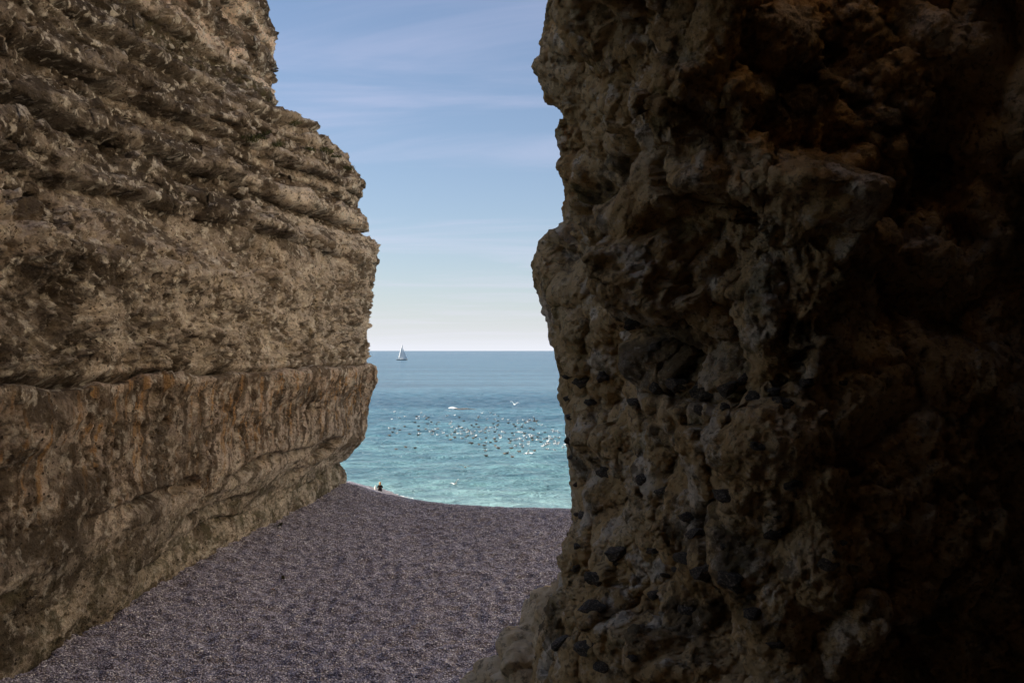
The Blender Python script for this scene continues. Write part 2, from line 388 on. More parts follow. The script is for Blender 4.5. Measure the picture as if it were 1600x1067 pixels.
def left_cliff():
    # path along the foot of the wall
    y1 = spread([(14, 2.0), (28, .09), (36, .055), (50, .10), (70, .17), (82.6, .12)])
    pre = [(-70, 8.5), (-45, 9.5), (-30, 10.5), (-24, 11.5), (-20.5, 12.6)]
    pts = pre + [(wall_x(v), v) for v in y1]
    r = 2.2; cx = wall_x(82.6) - r; cy = 82.6
    arc = [(cx + r * math.cos(a), cy + r * math.sin(a)) for a in np.linspace(0, R(95), 42)[1:]]
    pts += arc
    lx, ly = pts[-1]
    for s in spread([(0, .15), (6, .5), (80, 6)])[1:]: pts.append((lx - s, ly - .09 * s))
    pts = np.array(pts)
    zs = spread([(1, .3), (3.2, .055), (24, .065), (34, .085), (47, .14), (53, .5)])
    # exact rows around the bedding crack
    nu, nv = len(pts), len(zs)
    yref = np.clip(pts[:, 1], 6, 85); yref[len(pre) + len(y1):] = 85
    fx = np.interp(zs, *zip(*far_prof)); nx = np.interp(zs, *zip(*near_prof))
    w = sstep(36, 80, yref)[:, None]
    off = nx[None, :] * (1 - w) + fx[None, :] * w
    P = np.zeros((nu, nv, 3))
    P[..., 0] = pts[:, 0][:, None] + off; P[..., 1] = pts[:, 1][:, None]; P[..., 2] = zs[None, :]
    P[..., 2] += np.maximum(P[..., 2] - 45, 0) * np.interp(pts[:, 1], [32, 62], [-.8, 0])[:, None]
    n = grid_normals(P)
    if n[100, nv // 3, 0] < 0: n = -n
    n[..., 2] *= .3; n /= np.linalg.norm(n, axis=2, keepdims=True)
    # smooth the normals up the wall so the crack's lips stay clean
    q = P.reshape(-1, 3).astype(np.float32); z = q[:, 2]; y = q[:, 1]
    up = sstep(19.5, 22.5, z + .8 * perlin(q / 6, 41))
    vis = np.tile(sstep(52.4, 51, zs), nu)
    h = 1.5 * fbm(q / np.array([10, 10, 6.]), 3, 1) * (0.3 + .9 * up)
    # bedding courses: blocks of differing reach over recessed joints
    zw = z + 0.2 * perlin(q / 11, 21) + .06 * perlin(q / np.array([1.5, 3, 1.5]), 22)
    sp = np.where(z > 34.2, 1.6, .92)
    lay = np.floor(zw / sp); fr = zw / sp - lay
    bl = (q[:, 1] - q[:, 0]) / (3.0 * sp) + np.sin(lay * 12.9) * 5 + .4 * perlin(q / 1.3, 23)
    bi = np.floor(bl).astype(np.int32); bf = bl - bi
    hv = _r[(_perm[(lay.astype(np.int32)) & 255] + bi) & 255][:, 0]
    lv = _r[(lay.astype(np.int32) * 7) & 255][:, 1]
    joint = sstep(0.0, .06, bf) * sstep(1.0, .94, bf)
    groove = 1 - sstep(0.04, .16 + .12 * lv, fr + .05 * perlin(q / np.array([.5, 1.2, .5]), 27))
    course = -groove * (.8 + 1.1 * lv) + (hv - .5) * .55 + (lv - .5) * .8 - (1 - joint) * .30 - .35 * (fr - .5)
    topw = sstep(22, 24.5, z + 1.6 * perlin(q / 7, 31)) * (0.55 + .45 * sstep(45, 68, y))
    h += course * topw * (.95 - .4 * sstep(72, 81, y))
    fband = sstep(.62, .50, np.abs(fr - .08) * 4 + .35 * perlin(q / .6, 24)) * topw * sstep(-.3, .2, perlin(q / np.array([3, 3, .8]), 25))
    big = np.sin((zw - 34.0) * 2 * np.pi / 3.5)
    hb = sstep(34.5, 36.5, z)
    fb2 = sstep(.15, .6, big + .9 * perlin(q / 1.6, 26)) * hb
    h += hb * (fb2 - .4) * (.45 + .35 * perlin(q / .9, 28))
    zb = (z + .3 * perlin(q / np.array([13, 13, 20]), 36) + .10 * perlin(q / np.array([1.6, 4, 1.6]), 37)) / 2.75
    lb = np.floor(zb); fb_ = zb - lb
    h += up * sstep(36, 34, z) * (1.6 - .95 * sstep(70, 80, y)) * (sstep(0, .13, fb_) * (1 - .85 * fb_) - .5) * (.45 + .55 * sstep(-.4, .2, perlin(q / np.array([9, 9, 3]), 38)))
    # wave-cut notches near the foot
    for zc, wd, dp, sd in ((8.7, .5, 1.0, 61), (7.0, .4, .7, 62), (5.6, .35, .45, 63)):
        dz = z - zc - .55 * perlin(q / np.array([9, 9, 9]), sd)
        mk = sstep(-.15, .45, perlin(q / np.array([7, 7, 30]), sd + 5))
        h -= dp * mk * np.where(dz < 0, np.exp(-(dz / wd) ** 2), np.exp(-(dz / .09) ** 2))
    # bedding crack
    ck = z - 13.93 - .14 * perlin(q / np.array([6, 6, 50]), 71) - .07 * perlin(q / .9, 72)
    h -= 2.2 * np.exp(-(ck / .19) ** 4) * (0.45 + .55 * sstep(-.3, .2, perlin(q / 3, 73)))
    # hollows
    for (yc, zc, ry, rz, dp) in ((37.5, 20.6, 2.6, .75, 1.9), (58, 33.4, 2.4, 2.3, 2.6), (52, 24, 2.2, .5, .9), (71, 8.1, 4.0, .9, 1.3), (47.5, 8.6, 2.0, .45, .9), (67, 21.6, .7, .8, .8)):
        rr_ = ((y - yc) / ry) ** 2 + ((z - zc) / rz) ** 2 + .5 * perlin(q / .9, 81)
        h -= dp * sstep(1.1, .3, rr_)
    # second stage: finer relief is laid on the already stepped wall, so nothing smears across ledges
    P1 = P + n * (h * vis).reshape(nu, nv, 1)
    n1_ = grid_normals(P1)
    if n1_[100, nv // 3, 0] < 0: n1_ = -n1_
    n1_[..., 2] *= .6; n1_ = n1_ + n * .5; n = n1_ / np.linalg.norm(n1_, axis=2, keepdims=True)
    q = P1.reshape(-1, 3).astype(np.float32); h = np.zeros(len(q), np.float32); P = P1
    wq = q + .35 * np.stack([perlin(q / 1.1, 5), perlin(q / 1.1, 6), perlin(q / 1.1, 7)], -1)
    # where the rock is broken and where it is worn smooth
    brk = sstep(-.25, .35, fbm(q / np.array([5, 5, 2.2]), 2, 8))
    h += 0.42 * fbm(q / np.array([3.2, 6.0, 1.5]), 4, 9, mode=1) * up * (.35 + .75 * brk)
    dA, cA = worley(wq / np.array([2.1, 4.2, .9]), 3); dB, cB = worley(wq / np.array([.85, 1.8, .5]), 4)
    lump = (_r[cA][:, 0] - .5) * .75 + .5 * (.55 - dA * dA) + ((_r[cB][:, 1] - .5) * .30 + .34 * (.4 - dB * dB)) * (.2 + .8 * brk)
    h += lump * up * (.16 + .22 * brk)
    edge = .55 + .45 * sstep(83, 76, y)
    h += up * edge * (.32 * facets(wq / np.array([1.5, 3.4, .9]), 21, 1.1) * (.35 + .65 * brk) + .14 * facets(wq / np.array([.55, 1.3, .36]), 22, 1.2))
    # knobbly pocked belt between crack and brow
    mid = sstep(13.9, 14.6, z) * sstep(22, 19.5, z)
    d1, _ = worley(wq / np.array([.95, .95, .8]), 2)
    pk = sstep(-.1, .35, perlin(q / 4.5, 14))
    h += mid * ((.35 + .45 * pk) * fbm(q / np.array([1.1, 1.1, .8]), 4, 13, mode=2) - .6 * sstep(.42, .12, d1) * (.3 + .7 * pk) + .25 * perlin(q / np.array([3, 3, 2.2]), 12))
    d4, _ = worley(wq / np.array([.46, .6, .40]), 26)
    h -= mid * .34 * sstep(.42, .12, d4) * sstep(-.15, .25, perlin(q / np.array([2.2, 3.5, 1.6]), 87))
    h += mid * (.28 * facets(wq / np.array([1.3, 2.3, 1.1]), 23, 1.0) * (.4 + .6 * brk) + .16 * facets(wq / np.array([.45, .8, .45]), 24, 1.2) * (.5 + .5 * pk))
    low = sstep(14.0, 13.7, z)
    d2, _ = worley(wq / .46, 5)
    pock = sstep(8.8, 10.4, z + .8 * perlin(q / 2, 15)) * sstep(13.0, 12.0, z)
    h -= low * .34 * sstep(.5, .15, d2) * (pock * sstep(-.3, .2, perlin(q / 2.4, 16)) + .10)
    flute = fbm(np.stack([q[:, 0] / 1.1, q[:, 1] / 1.1 + .3 * perlin(q / 2, 78), z / 4.5], -1), 3, 17, mode=1)
    h += low * sstep(11, 12.6, z) * .40 * flute * (.2 + .9 * sstep(-.3, .3, perlin(q / 4, 77)))
    h += low * (.17 * fbm(q / np.array([1.8, 1.8, .8]), 4, 18) + .38 * perlin(q / np.array([5, 5, 2.0]), 19))
    # brow of the near ledge bulges
    h += .55 * np.exp(-((z - 18.9) / 1.1) ** 2) * sstep(66, 50, y) * (fbm(q / 2.2, 3, 91, mode=2) + .5)
    d3, c3 = worley(wq / np.array([.36, .7, .26]), 6)
    fine = (_r[c3][:, 0] - .5) * .16 + .16 * (.4 - d3 * d3)
    h += fine * (.35 + .65 * brk) * (.35 * low + 1.0 * mid + .9 * up)
    h += (.06 + .10 * brk) * fbm(q / .36, 3, 95, mode=1) + .045 * perlin(q / .13, 96)
    h *= vis
    P2 = P + n * h.reshape(nu, nv, 1)
    growth = sstep(30.8, 32.5, z + .6 * perlin(q / 2, 32)) * sstep(36, 34.3, z + .6 * perlin(q / 2, 33)) * .9
    stain_shade = np.maximum(sstep(20.0, 22.5, z + 1.5 * perlin(q / 4, 34)) * sstep(76, 46, y + 9 * perlin(q / 8, 35)), .85 * sstep(54, 36, y + 7 * perlin(q / 6, 36)) * sstep(-.35, .25, perlin(q / np.array([3, 4, 2]), 37) + .12))  # dark staining towards the near end, with its shade put into the colour
    fl = np.clip(np.maximum(fband, fb2 * .9), 0, 1)
    me = grid_mesh('left_cliff', P2, dict(flint=fl, growth=growth, stain_shade=stain_shade, bed=np.clip(lv * topw + (1 - topw) * .5 + .25 * perlin(q / np.array([2.5, 2.5, .8]), 39), 0, 1)))
    print('left cliff', nu, nv)
    return P2, me
LP, lme = left_cliff()
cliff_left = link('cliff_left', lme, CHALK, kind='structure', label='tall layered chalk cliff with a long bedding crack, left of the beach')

# ------------------------------------------------------------------ right cliff: the cave mouth
F = 1556.0; D0 = 13.6
sil = [(850, -200), (858, -60), (855, 0), (850, 40), (849, 70), (851, 93), (838, 103), (846, 118), (855, 145), (881, 156), (889, 180), (888, 210), (880, 226), (884, 260), (888, 290), (885, 320), (885, 348),
       (871, 358), (852, 366), (840, 379), (835, 420), (842, 455), (852, 490), (864, 530), (870, 548), (879, 562), (881, 590), (879, 620), (887, 650), (892, 690), (896, 740), (898, 790), (898, 860), (895, 890),
       (881, 930), (863, 955), (848, 985), (842, 1020), (832, 1067), (800, 1200), (740, 1500), (700, 1900)]
sz = np.array([15 - (b - 548) * D0 / F for a, b in sil])[::-1]; sx = np.array([(a - 800) * D0 / F for a, b in sil])[::-1]
def right_cliff():
    zs = spread([(2.5, .35), (9.8, .016), (20.0, .018), (22, .3), (40, 2), (62, 3)])
    # plan path (x offset from the lip, y): sea side, lip, then back into the cave
    plan = [(40, 24), (12, 19.5), (4.0, 17.6), (1.5, 16.4), (.55, 15.3), (.12, 14.3), (0, 13.6), (.12, 12.9), (.60, 11.7), (1.25, 10.5), (1.65, 9.8), (1.95, 9.35), (2.45, 9.3), (3.1, 9.9), (4.6, 10.4), (6.6, 9.4), (7.8, 6), (7.6, -2), (5.5, -6.5), (0, -7.8), (-6, -7.5), (-6.4, -3), (-5, .6), (-4.4, .8), (-4.8, 2.4), (-6.5, 3.6), (-9, 4), (-16, 5)]  # tail is an unseen pillar left of the viewer, shaped to block light
    plan = np.array(plan, float)
    seg = np.r_[0, np.cumsum(np.linalg.norm(np.diff(plan, axis=0), axis=1))]
    sl_ = seg[6]
    s = spread([(0, 6), (sl_ - 4, .4), (sl_ - 1.2, .05), (sl_ - .3, .016), (sl_ + 7.3, .0155), (sl_ + 9, .05), (sl_ + 14, .5), (seg[-1], .6)])
    # Catmull-like smoothing by dense interpolation and a box filter
    dn = np.linspace(0, seg[-1], 3000); dx = np.interp(dn, seg, plan[:, 0]); dy = np.interp(dn, seg, plan[:, 1])
    k = np.ones(31) / 31
    dxs = np.convolve(np.pad(dx, 15, mode='edge'), k, 'valid'); dys = np.convolve(np.pad(dy, 15, mode='edge'), k, 'valid')
    ox = np.interp(s, dn, dxs); oy = np.interp(s, dn, dys); ox = ox - ox[np.argmin(abs(s - sl_))]
    lip = np.interp(zs, sz, sx)
    # the lip's wobble fades away from the lip
    sm = np.interp(zs, [2.5, 9, 11, 12, 13.5, 15, 16.5, 17.5, 18.3, 19.5, 22, 62], [-.6, .2, .62, .83, .82, .62, .42, .66, .72, .5, .4, .0])
    wl_ = np.exp(-(np.maximum(np.abs(s - sl_) - .25, 0) / .75) ** 2)
    P = np.zeros((len(s), len(zs), 3))
    P[..., 0] = ox[:, None] + sm[None, :] + (lip - sm)[None, :] * wl_[:, None]
    P[..., 1] = oy[:, None]
    P[..., 2] = zs[None, :]
    # overhang: the wall leans over the cave as it rises
    P[..., 2] = np.where((s > sl_ + 20)[:, None], np.minimum(P[..., 2], 20.5), P[..., 2])
    inn = (sstep(sl_ + 1.3, sl_ + 4.0, s) * sstep(sl_ + 22, sl_ + 14, s))[:, None]
    P[..., 0] -= inn * np.interp(zs, [10, 15, 16.5, 18, 19.2, 22, 62], [0, 0, .2, .9, 1.45, 1.45, 1.45])[None, :]
    P[..., 0] += (np.interp(zs, [20.5, 24, 40, 62], [0, 1.5, 9, 18]))[None, :] * np.where(s < sl_ + 14, 1, 0)[:, None]
    n = grid_normals(P)
    c = n[len(s) // 2, len(zs) // 2]
    if c[0] > 0: n = -n
    q = P.reshape(-1, 3).astype(np.float32); z = q[:, 2]
    el = np.repeat(np.where(s < sl_, np.clip((sl_ - s) / 3.0, .2, 1), np.clip((s - sl_) / .6, .2, 1)), len(zs))         # gentler right on the lip
    h = .80 * fbm(q / np.array([1.7, 1.7, 1.6]), 2, 101) * el ** 1.5
    w1 = q + .16 * np.stack([perlin(q / .5, 107), perlin(q / .5, 108), perlin(q / .5, 109)], -1)
    dA, cA = worley(w1 / np.array([.60, .60, .75]), 12)
    h += el ** 1.7 * (.42 * (.4 - dA * dA) + (_r[cA][:, 0] - .5) * .24)
    d1, _ = worley(w1 / np.array([.62, .62, .78]), 7)
    scal = sstep(-.15, .3, perlin(q / 1.7, 114) + .30 * sstep(15.5, 17, z) - .15)
    h -= el * .36 * sstep(.60, .2, d1) * scal
    # pockets like those beside the lip, and the deep shelter high on the right
    for (px_, py_, dist, rx, rz, dp) in ((915, 335, 12.9, .16, .2, .5), (968, 348, 12.0, .16, .24, .6), (940, 310, 12.4, .2, .35, .5), (1010, 275, 11.3, .45, .5, .7), (1150, 380, 9.9, .35, .55, .55), (1130, 620, 10.3, .5, .12, .2), (1100, 430, 10.6, .35, .55, -.5), (1060, 1010, 11.0, .4, .35, -.35), (960, 700, 12.2, .2, .35, -.25), (1010, 560, 11.5, .25, .3, -.2)):
        zc = 15 - (py_ - 548) * dist / F; xc = (px_ - 800) * dist / F
        rr_ = ((q[:, 1] - dist) / (rx * 2.2)) ** 2 + ((q[:, 0] - xc) / .9) ** 4 + ((z - zc) / rz) ** 2 + .35 * perlin(q / .3, 131)
        h -= dp * sstep(1.1, .3, rr_)
    h *= np.where(z > 21, .8, 1)
    # second stage on the bulged wall: knobs, chips and pits keep their shape on every side of a bulge
    P = P + n * h.reshape(len(s), len(zs), 1); n2_ = grid_normals(P)
    if n2_[len(s) // 2, len(zs) // 2, 0] * n[len(s) // 2, len(zs) // 2, 0] < 0: n2_ = -n2_
    n = n2_; q = P.reshape(-1, 3).astype(np.float32); z = q[:, 2]
    w2 = q + .05 * np.stack([perlin(q / .2, 161), perlin(q / .2, 162), perlin(q / .2, 163)], -1)
    dB, cB = worley(w2 / np.array([.27, .27, .30]), 13)
    dC, cC = worley(w2 / .115, 14)
    knob = sstep(-.35, .25, perlin(q / 1.3, 116)); chip = sstep(-.2, .3, perlin(q / .9, 117))
    h = (.35 + .65 * el) * knob * (.15 * (.4 - dB * dB) + (_r[cB][:, 1] - .5) * .10)
    h += .05 * (.4 - dC * dC) + (_r[cC][:, 2] - .5) * .03
    h += chip * (.5 + .5 * el) * (.085 * facets(w2 / .30, 31, 1.1) + .045 * facets(w2 / .13, 33, 1.2))
    d2, _ = worley(w2 / .17, 8)
    h -= .085 * sstep(.40, .14, d2) * sstep(-.2, .2, perlin(q / .7, 115))
    h += .07 * fbm(q / .30, 3, 119, mode=1) * (.4 + .6 * el)
    h *= .38 + .5 * sstep(-.25, .35, fbm(q / np.array([1.1, 1.1, 1.5]), 2, 118))
    h += .03 * fbm(q / .10, 3, 120) + .010 * perlin(q / .035, 125)
    P2 = P + n * h.reshape(len(s), len(zs), 1)
    print('right cliff', P.shape)
    return P2, n, grid_mesh('right_cliff', P2)
RP, RN, rme = right_cliff()
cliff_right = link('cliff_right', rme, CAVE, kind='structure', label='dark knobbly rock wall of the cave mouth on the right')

# roof of the cave and the cliff face over it (above and behind the viewer)
prof = np.array([(-7.2, 13), (-7.4, 16), (-6.5, 18.3), (-3, 19.2), (2, 19.2), (6.2, 18.9), (7.5, 19.4), (7.9, 20.3), (6.5, 24), (1, 38), (-4, 52), (-30, 54)], float)
seg = np.r_[0, np.cumsum(np.linalg.norm(np.diff(prof, axis=0), axis=1))]
s = spread([(0, .4), (seg[8], .4), (seg[-1], 3)])
py_ = np.interp(s, seg, prof[:, 0]); pz_ = np.interp(s, seg, prof[:, 1]); xx = spread([(-4.4, .4), (9, .5), (40, 3)])
P = np.zeros((len(xx), len(s), 3)); P[..., 0] = xx[:, None]; P[..., 1] = py_[None, :] + np.clip(xx - 5, 0, 9)[:, None] * .9 * (pz_ > 19.6)[None, :]; P[..., 2] = pz_[None, :]
n = grid_normals(P); q = P.reshape(-1, 3).astype(np.float32)
P = P + n * (.35 * fbm(q / 2.2, 4, 141) + .12 * fbm(q / .6, 2, 142)).reshape(len(xx), len(s), 1)
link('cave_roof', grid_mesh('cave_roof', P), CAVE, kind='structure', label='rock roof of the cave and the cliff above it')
# floor of the cave the viewer stands on, broken off before the drop
xx = spread([(-9, .4), (6, .4)]); yy = spread([(-8, .4), (3.0, .3)])
X, Y = np.meshgrid(xx, yy, indexing='ij'); q = np.stack([X, Y, X * 0], -1).reshape(-1, 3)
Z = 13.3 + .2 * fbm(q / 1.1, 3, 151).reshape(X.shape) - 11 * sstep(1.8, 3.0, Y + .4 * perlin(q / 1.2, 152).reshape(X.shape))
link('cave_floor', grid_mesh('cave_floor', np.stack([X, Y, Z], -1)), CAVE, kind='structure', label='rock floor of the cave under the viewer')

# added wall, unseen behind the right cliff, that bounces sunlight into the cove
def bounce_wall():
    pl = np.array([(9, 17.5), (34, 24), (38, 38), (33, 54), (29, 66), (30, 76), (40, 84), (90, 92)], float)
    seg = np.r_[0, np.cumsum(np.linalg.norm(np.diff(pl, axis=0), axis=1))]
    s = spread([(0, .5), (60, .5), (seg[-1], 4)]); zs = spread([(-1, .6), (74, .6), (76, .5)])
    P = np.zeros((len(s), len(zs), 3))
    P[..., 0] = np.interp(s, seg, pl[:, 0])[:, None] + np.interp(zs, [-1, 20, 74, 75, 76], [0, 1, 4, 10, 60])[None, :]
    P[..., 1] = np.interp(s, seg, pl[:, 1])[:, None]; P[..., 2] = zs[None, :]
    n = grid_normals(P); q = P.reshape(-1, 3).astype(np.float32)
    if n[30, 30, 0] > 0: n = -n
    h = 1.2 * fbm(q / np.array([9, 9, 5.]), 4, 201) + .4 * np.sin((q[:, 2] + .5 * perlin(q / 6, 202)) * 2.6) * sstep(10, 16, q[:, 2])
    return grid_mesh('bounce_wall', P + n * h.reshape(len(s), len(zs), 1) * (zs < 74)[None, :, None], dict(flint=np.zeros(len(q)), growth=np.zeros(len(q))))
link('cliff_bounce', bounce_wall(), FRESH, kind='structure', label='sunlit chalk bounce wall added out of view behind the right cliff')

# ================================================================== things
def at(px, py, d): return Vector(((px - 800) / F * d, d, 15 - (py - 548) / F * d))
def on_sea(px, py): return at(px, py, 15 * F / (py - 548))
def tube(bm, pts, rads, seg=8, cap=True):
    rings = []
    for k, p in enumerate(pts):
        p = Vector(p); a = Vector(pts[max(k - 1, 0)]); b = Vector(pts[min(k + 1, len(pts) - 1)])
        t = (b - a).normalized(); u = t.cross(Vector((0, 0, 1)) if abs(t.z) < .9 else Vector((1, 0, 0))).normalized(); v = t.cross(u)
        r = rads[k]; rx, ry = r if isinstance(r, tuple) else (r, r)
        rings.append([bm.verts.new(p + u * math.cos(2 * math.pi * j / seg) * rx + v * math.sin(2 * math.pi * j / seg) * ry) for j in range(seg)])
    for r0, r1 in zip(rings, rings[1:]):
        for j in range(seg): bm.faces.new((r0[j], r0[(j + 1) % seg], r1[(j + 1) % seg], r1[j]))
    if cap: bm.faces.new(rings[0]); bm.faces.new(rings[-1][::-1])
    return rings
def lumpy(name, sub, sx, sy, sz, amp, seed, fac=.5):
    bm = bmesh.new(); bmesh.ops.create_icosphere(bm, subdivisions=sub, radius=1)
    co = np.array([v.co[:] for v in bm.verts]); h = 1 + amp * fbm(co * 1.3 + seed * 3.1, 3, seed) + amp * fac * facets(co * 1.6, seed, 1.0)
    for v, k in zip(bm.verts, h): v.co = Vector((v.co.x * sx * k, v.co.y * sy * k, v.co.z * sz * k))
    return bm_mesh(name, bm, False)

FLINT = M('black_flint')
FLINT = FLINT.done(FLINT.mix(FLINT.rng(FLINT.noise(7, 8, .7), .48, .66), (.048, .034, .023), (.28, .21, .14)), .75, FLINT.bump(FLINT.noise(16, 6, .65), .8, .04), .5)
TAN = M('tan_rock')
TAN = TAN.done(TAN.mix(TAN.rng(TAN.noise(7, 8, .7), .5, .64, 0, .75), TAN.ramp(TAN.noise(1.6, 9, .66), [(.3, (.40, .27, .14)), (.5, (.64, .47, .28)), (.7, (.76, .60, .41))]), (.12, .085, .05)), .93, TAN.bump(TAN.noise(9, 10, .7), 1.0, .06), .25)

# flint nodules set in the right cliff
rv = RP.reshape(-1, 3); ok = (rv[:, 1] > 6) & (rv[:, 1] < 14.2) & (rv[:, 2] > 9.5) & (rv[:, 2] < 20)
rq = rv[ok]; rpx = 800 + F * rq[:, 0] / rq[:, 1]; rpy = 548 - F * (rq[:, 2] - 15) / rq[:, 1]
nod = [lumpy('flint_nodule', 2, 1, .75, .6, .5, 300 + k, .55) for k in range(5)]
spots = [(960, 862, 25), (925, 905, 22), (1065, 870, 20), (1080, 830, 17), (1072, 805, 14), (1100, 898, 27), (1140, 912, 27), (1016, 924, 13), (1075, 950, 19), (925, 945, 18), (1130, 775, 22), (1200, 838, 14),
         (985, 628, 15), (1020, 602, 16), (905, 600, 15), (1050, 606, 20), (1095, 612, 24), (1135, 606, 20), (1175, 616, 18), (935, 592, 14), (1090, 640, 13), (1160, 590, 15), (1215, 625, 16), (1260, 600, 14),
         (985, 505, 16), (1020, 540, 14), (940, 735, 14), (1000, 745, 17), (1030, 770, 15), (905, 800, 12), (1015, 860, 14), (1180, 700, 14), (1240, 760, 16), (1290, 880, 17), (1215, 1010, 18), (905, 1010, 20), (940, 1040, 18), (870, 1000, 16), (1170, 960, 15),
         (884, 692, 9), (887, 712, 7), (885, 655, 8), (882, 624, 8), (880, 590, 8), (896, 760, 7), (897, 800, 7), (893, 885, 10), (897, 850, 7)]
rr2 = random.Random(5)
for _ in range(16): spots.append((rr2.uniform(910, 1330), rr2.choice([rr2.uniform(560, 650), rr2.uniform(760, 1040), rr2.uniform(820, 940)]), rr2.uniform(5, 12)))
for k, (a, b, w) in enumerate(spots):
    m_ = (np.abs(rpx - a) < 5) & (np.abs(rpy - b) < 5)
    if not m_.any():
        i = np.argmin((rpx - a) ** 2 + (rpy - b) ** 2); c = rq[i]
    else: c = rq[m_][np.argmin(rq[m_][:, 1])]
    o = link('flint_nodule', nod[k % 5], FLINT, cliff_right); r = w * c[1] / F
    o.location = Vector(c) + Vector((.25 * r, .45 * r, 0)); o.scale = (r * 1.15, r * 1.15, r * rr2.uniform(.8, 1.1)); o.rotation_euler = (rr2.uniform(-.35, .35), rr2.uniform(-.35, .35), rr2.uniform(0, 6.28))

# flint slabs standing out of the far courses of the left cliff
lv_ = LP.reshape(-1, 3); at_ = np.zeros(len(lv_)); lme.attributes['flint'].data.foreach_get('value', at_)
slab = [lumpy('flint_slab', 2, 1, .8, .28, .45, 320 + k) for k in range(3)]
cand = np.where((at_ > .6) & (lv_[:, 1] > 55) & (lv_[:, 1] < 84.8) & (lv_[:, 2] > 23) & (lv_[:, 2] < 44) & (lv_[:, 0] > -24))[0]
for k, i in enumerate(rng.choice(cand, 70, replace=False)):
    o = link('flint_slab', slab[k % 3], FLINT, cliff_left); r = rr2.uniform(.15, .36)
    o.location = Vector(lv_[i]) + Vector((.05, 0, 0)); o.scale = (r, r * 1.3, r); o.rotation_euler = (rr2.uniform(-.12, .12), rr2.uniform(-.12, .12), rr2.uniform(-.6, .6))

# tan outcrop at the foot of the right cliff
def outcrop():
    th = np.linspace(0, 2 * math.pi, 320); t = spread([(0.02, .02), (2.2, .02), (6.6, .2)])
    P = np.zeros((len(th), len(t), 3)); ax, ay, az = 1.45, 16.6, 11.5
    P[..., 0] = ax + np.cos(th)[:, None] * (t * 1.0 + .35)[None, :] * np.where(t < .3, t / .3, 1)[None, :]
    P[..., 1] = ay + np.sin(th)[:, None] * (t * .75 + .3)[None, :] * np.where(t < .3, t / .3, 1)[None, :]
    P[..., 2] = az - (t * 1.08 + .1 * t * t)[None, :]
    n = grid_normals(P)
    if n[100, -3, 0] > 0: n = -n
    q = P.reshape(-1, 3).astype(np.float32)
    dO, cO = worley(q / .55, 41); dP, cP = worley(q / .2, 42)
    h = .5 * fbm(q / .9, 3, 401) + .40 * (.4 - dO * dO) + (_r[cO][:, 0] - .5) * .2 + .10 * (.4 - dP * dP) + (_r[cP][:, 0] - .5) * .05 + .05 * fbm(q / .15, 2, 402)
    P = P + n * h.reshape(len(th), len(t), 1); P[-1] = P[0]
    return grid_mesh('rock_outcrop', P)
link('rock_outcrop', outcrop(), TAN, label='pale tan rock outcrop on the pebbles at the foot of the dark right cliff', category='rock')

# sailing boat
HULL = plain('navy_hull', (.02, .025, .045), .35, .1, 1, .5); WHITE = plain('white_gelcoat', (.75, .75, .74), .4, .04, 1); SAIL = plain('sailcloth', (.82, .81, .78), .75, .04, .8); SPAR = plain('alloy_spar', (.45, .46, .48), .4, .05, 2, .5)
def sail_mesh(name, a, b, c, belly):
    # a tack, b clew, c head; curved cloth with thickness
    bm = bmesh.new(); n = 14; a, b, c = Vector(a), Vector(b), Vector(c); rows = []
    for i in range(n + 1):
        v = i / n; l = a.lerp(c, v); r = b.lerp(c, v) ; row = []
        r = r + (b - a).normalized() * .9 * math.sin(v * math.pi) * (.6 if belly > 0 else .1)
        for j in range(9):
            u = j / 8; p = l.lerp(r, u); row.append(bm.verts.new(p + Vector((0, -1, 0)) * abs(belly) * math.sin(u * math.pi) * (1 - v) ** .6))
        rows.append(row)
    for i in range(n):
        for j in range(8):
            try: bm.faces.new((rows[i][j], rows[i][j + 1], rows[i + 1][j + 1], rows[i + 1][j]))
            except ValueError: pass
    bmesh.ops.remove_doubles(bm, verts=bm.verts, dist=1e-4)
    bmesh.ops.solidify(bm, geom=bm.faces[:], thickness=.03)
    return bm_mesh(name, bm)
bp = on_sea(628, 562.6); bp.z = 0
boat = empty('sailing_boat', bp, label='dark hulled sailing boat with two white sails near the horizon', category='boat')
bm = bmesh.new(); st_ = []
for x, w, top, bot in ((-9, 1.5, 1.35, .15), (-6, 2.2, 1.3, -.4), (-2, 2.6, 1.3, -.6), (3, 2.3, 1.4, -.6), (6.5, 1.3, 1.55, -.4), (9.0, .12, 1.75, .9)):
    st_.append([bm.verts.new((x, yy_, zz_)) for yy_, zz_ in ((-w, top), (-w * .92, top * .4), (-w * .5, bot * .7), (0, bot), (w * .5, bot * .7), (w * .92, top * .4), (w, top))])
for a, b in zip(st_, st_[1:]):
    for j in range(6): bm.faces.new((a[j], b[j], b[j + 1], a[j + 1]))
bm.faces.new(st_[0])
link('hull', bm_mesh('hull', bm), HULL, boat)
bm = bmesh.new(); st_ = [[bm.verts.new((x, -w * .97, top + .02)), bm.verts.new((x, 0, top + .12)), bm.verts.new((x, w * .97, top + .02))] for x, w, top in ((-9, 1.5, 1.35), (-6, 2.2, 1.3), (-2, 2.6, 1.3), (3, 2.3, 1.4), (6.5, 1.3, 1.55), (9, .12, 1.75))]
for a, b in zip(st_, st_[1:]):
    for j in range(2): bm.faces.new((a[j], b[j], b[j + 1], a[j + 1]))
deck = link('deck', bm_mesh('deck', bm), WHITE, boat)
bm = bmesh.new(); tube(bm, [(-3.5, 0, 1.7), (-3, 0, 1.75), (1.5, 0, 1.75), (3.2, 0, 1.55)], [(1.3, .3), (1.5, .5), (1.3, .45), (.7, .12)], 10); link('cabin', bm_mesh('cabin', bm), WHITE, deck)
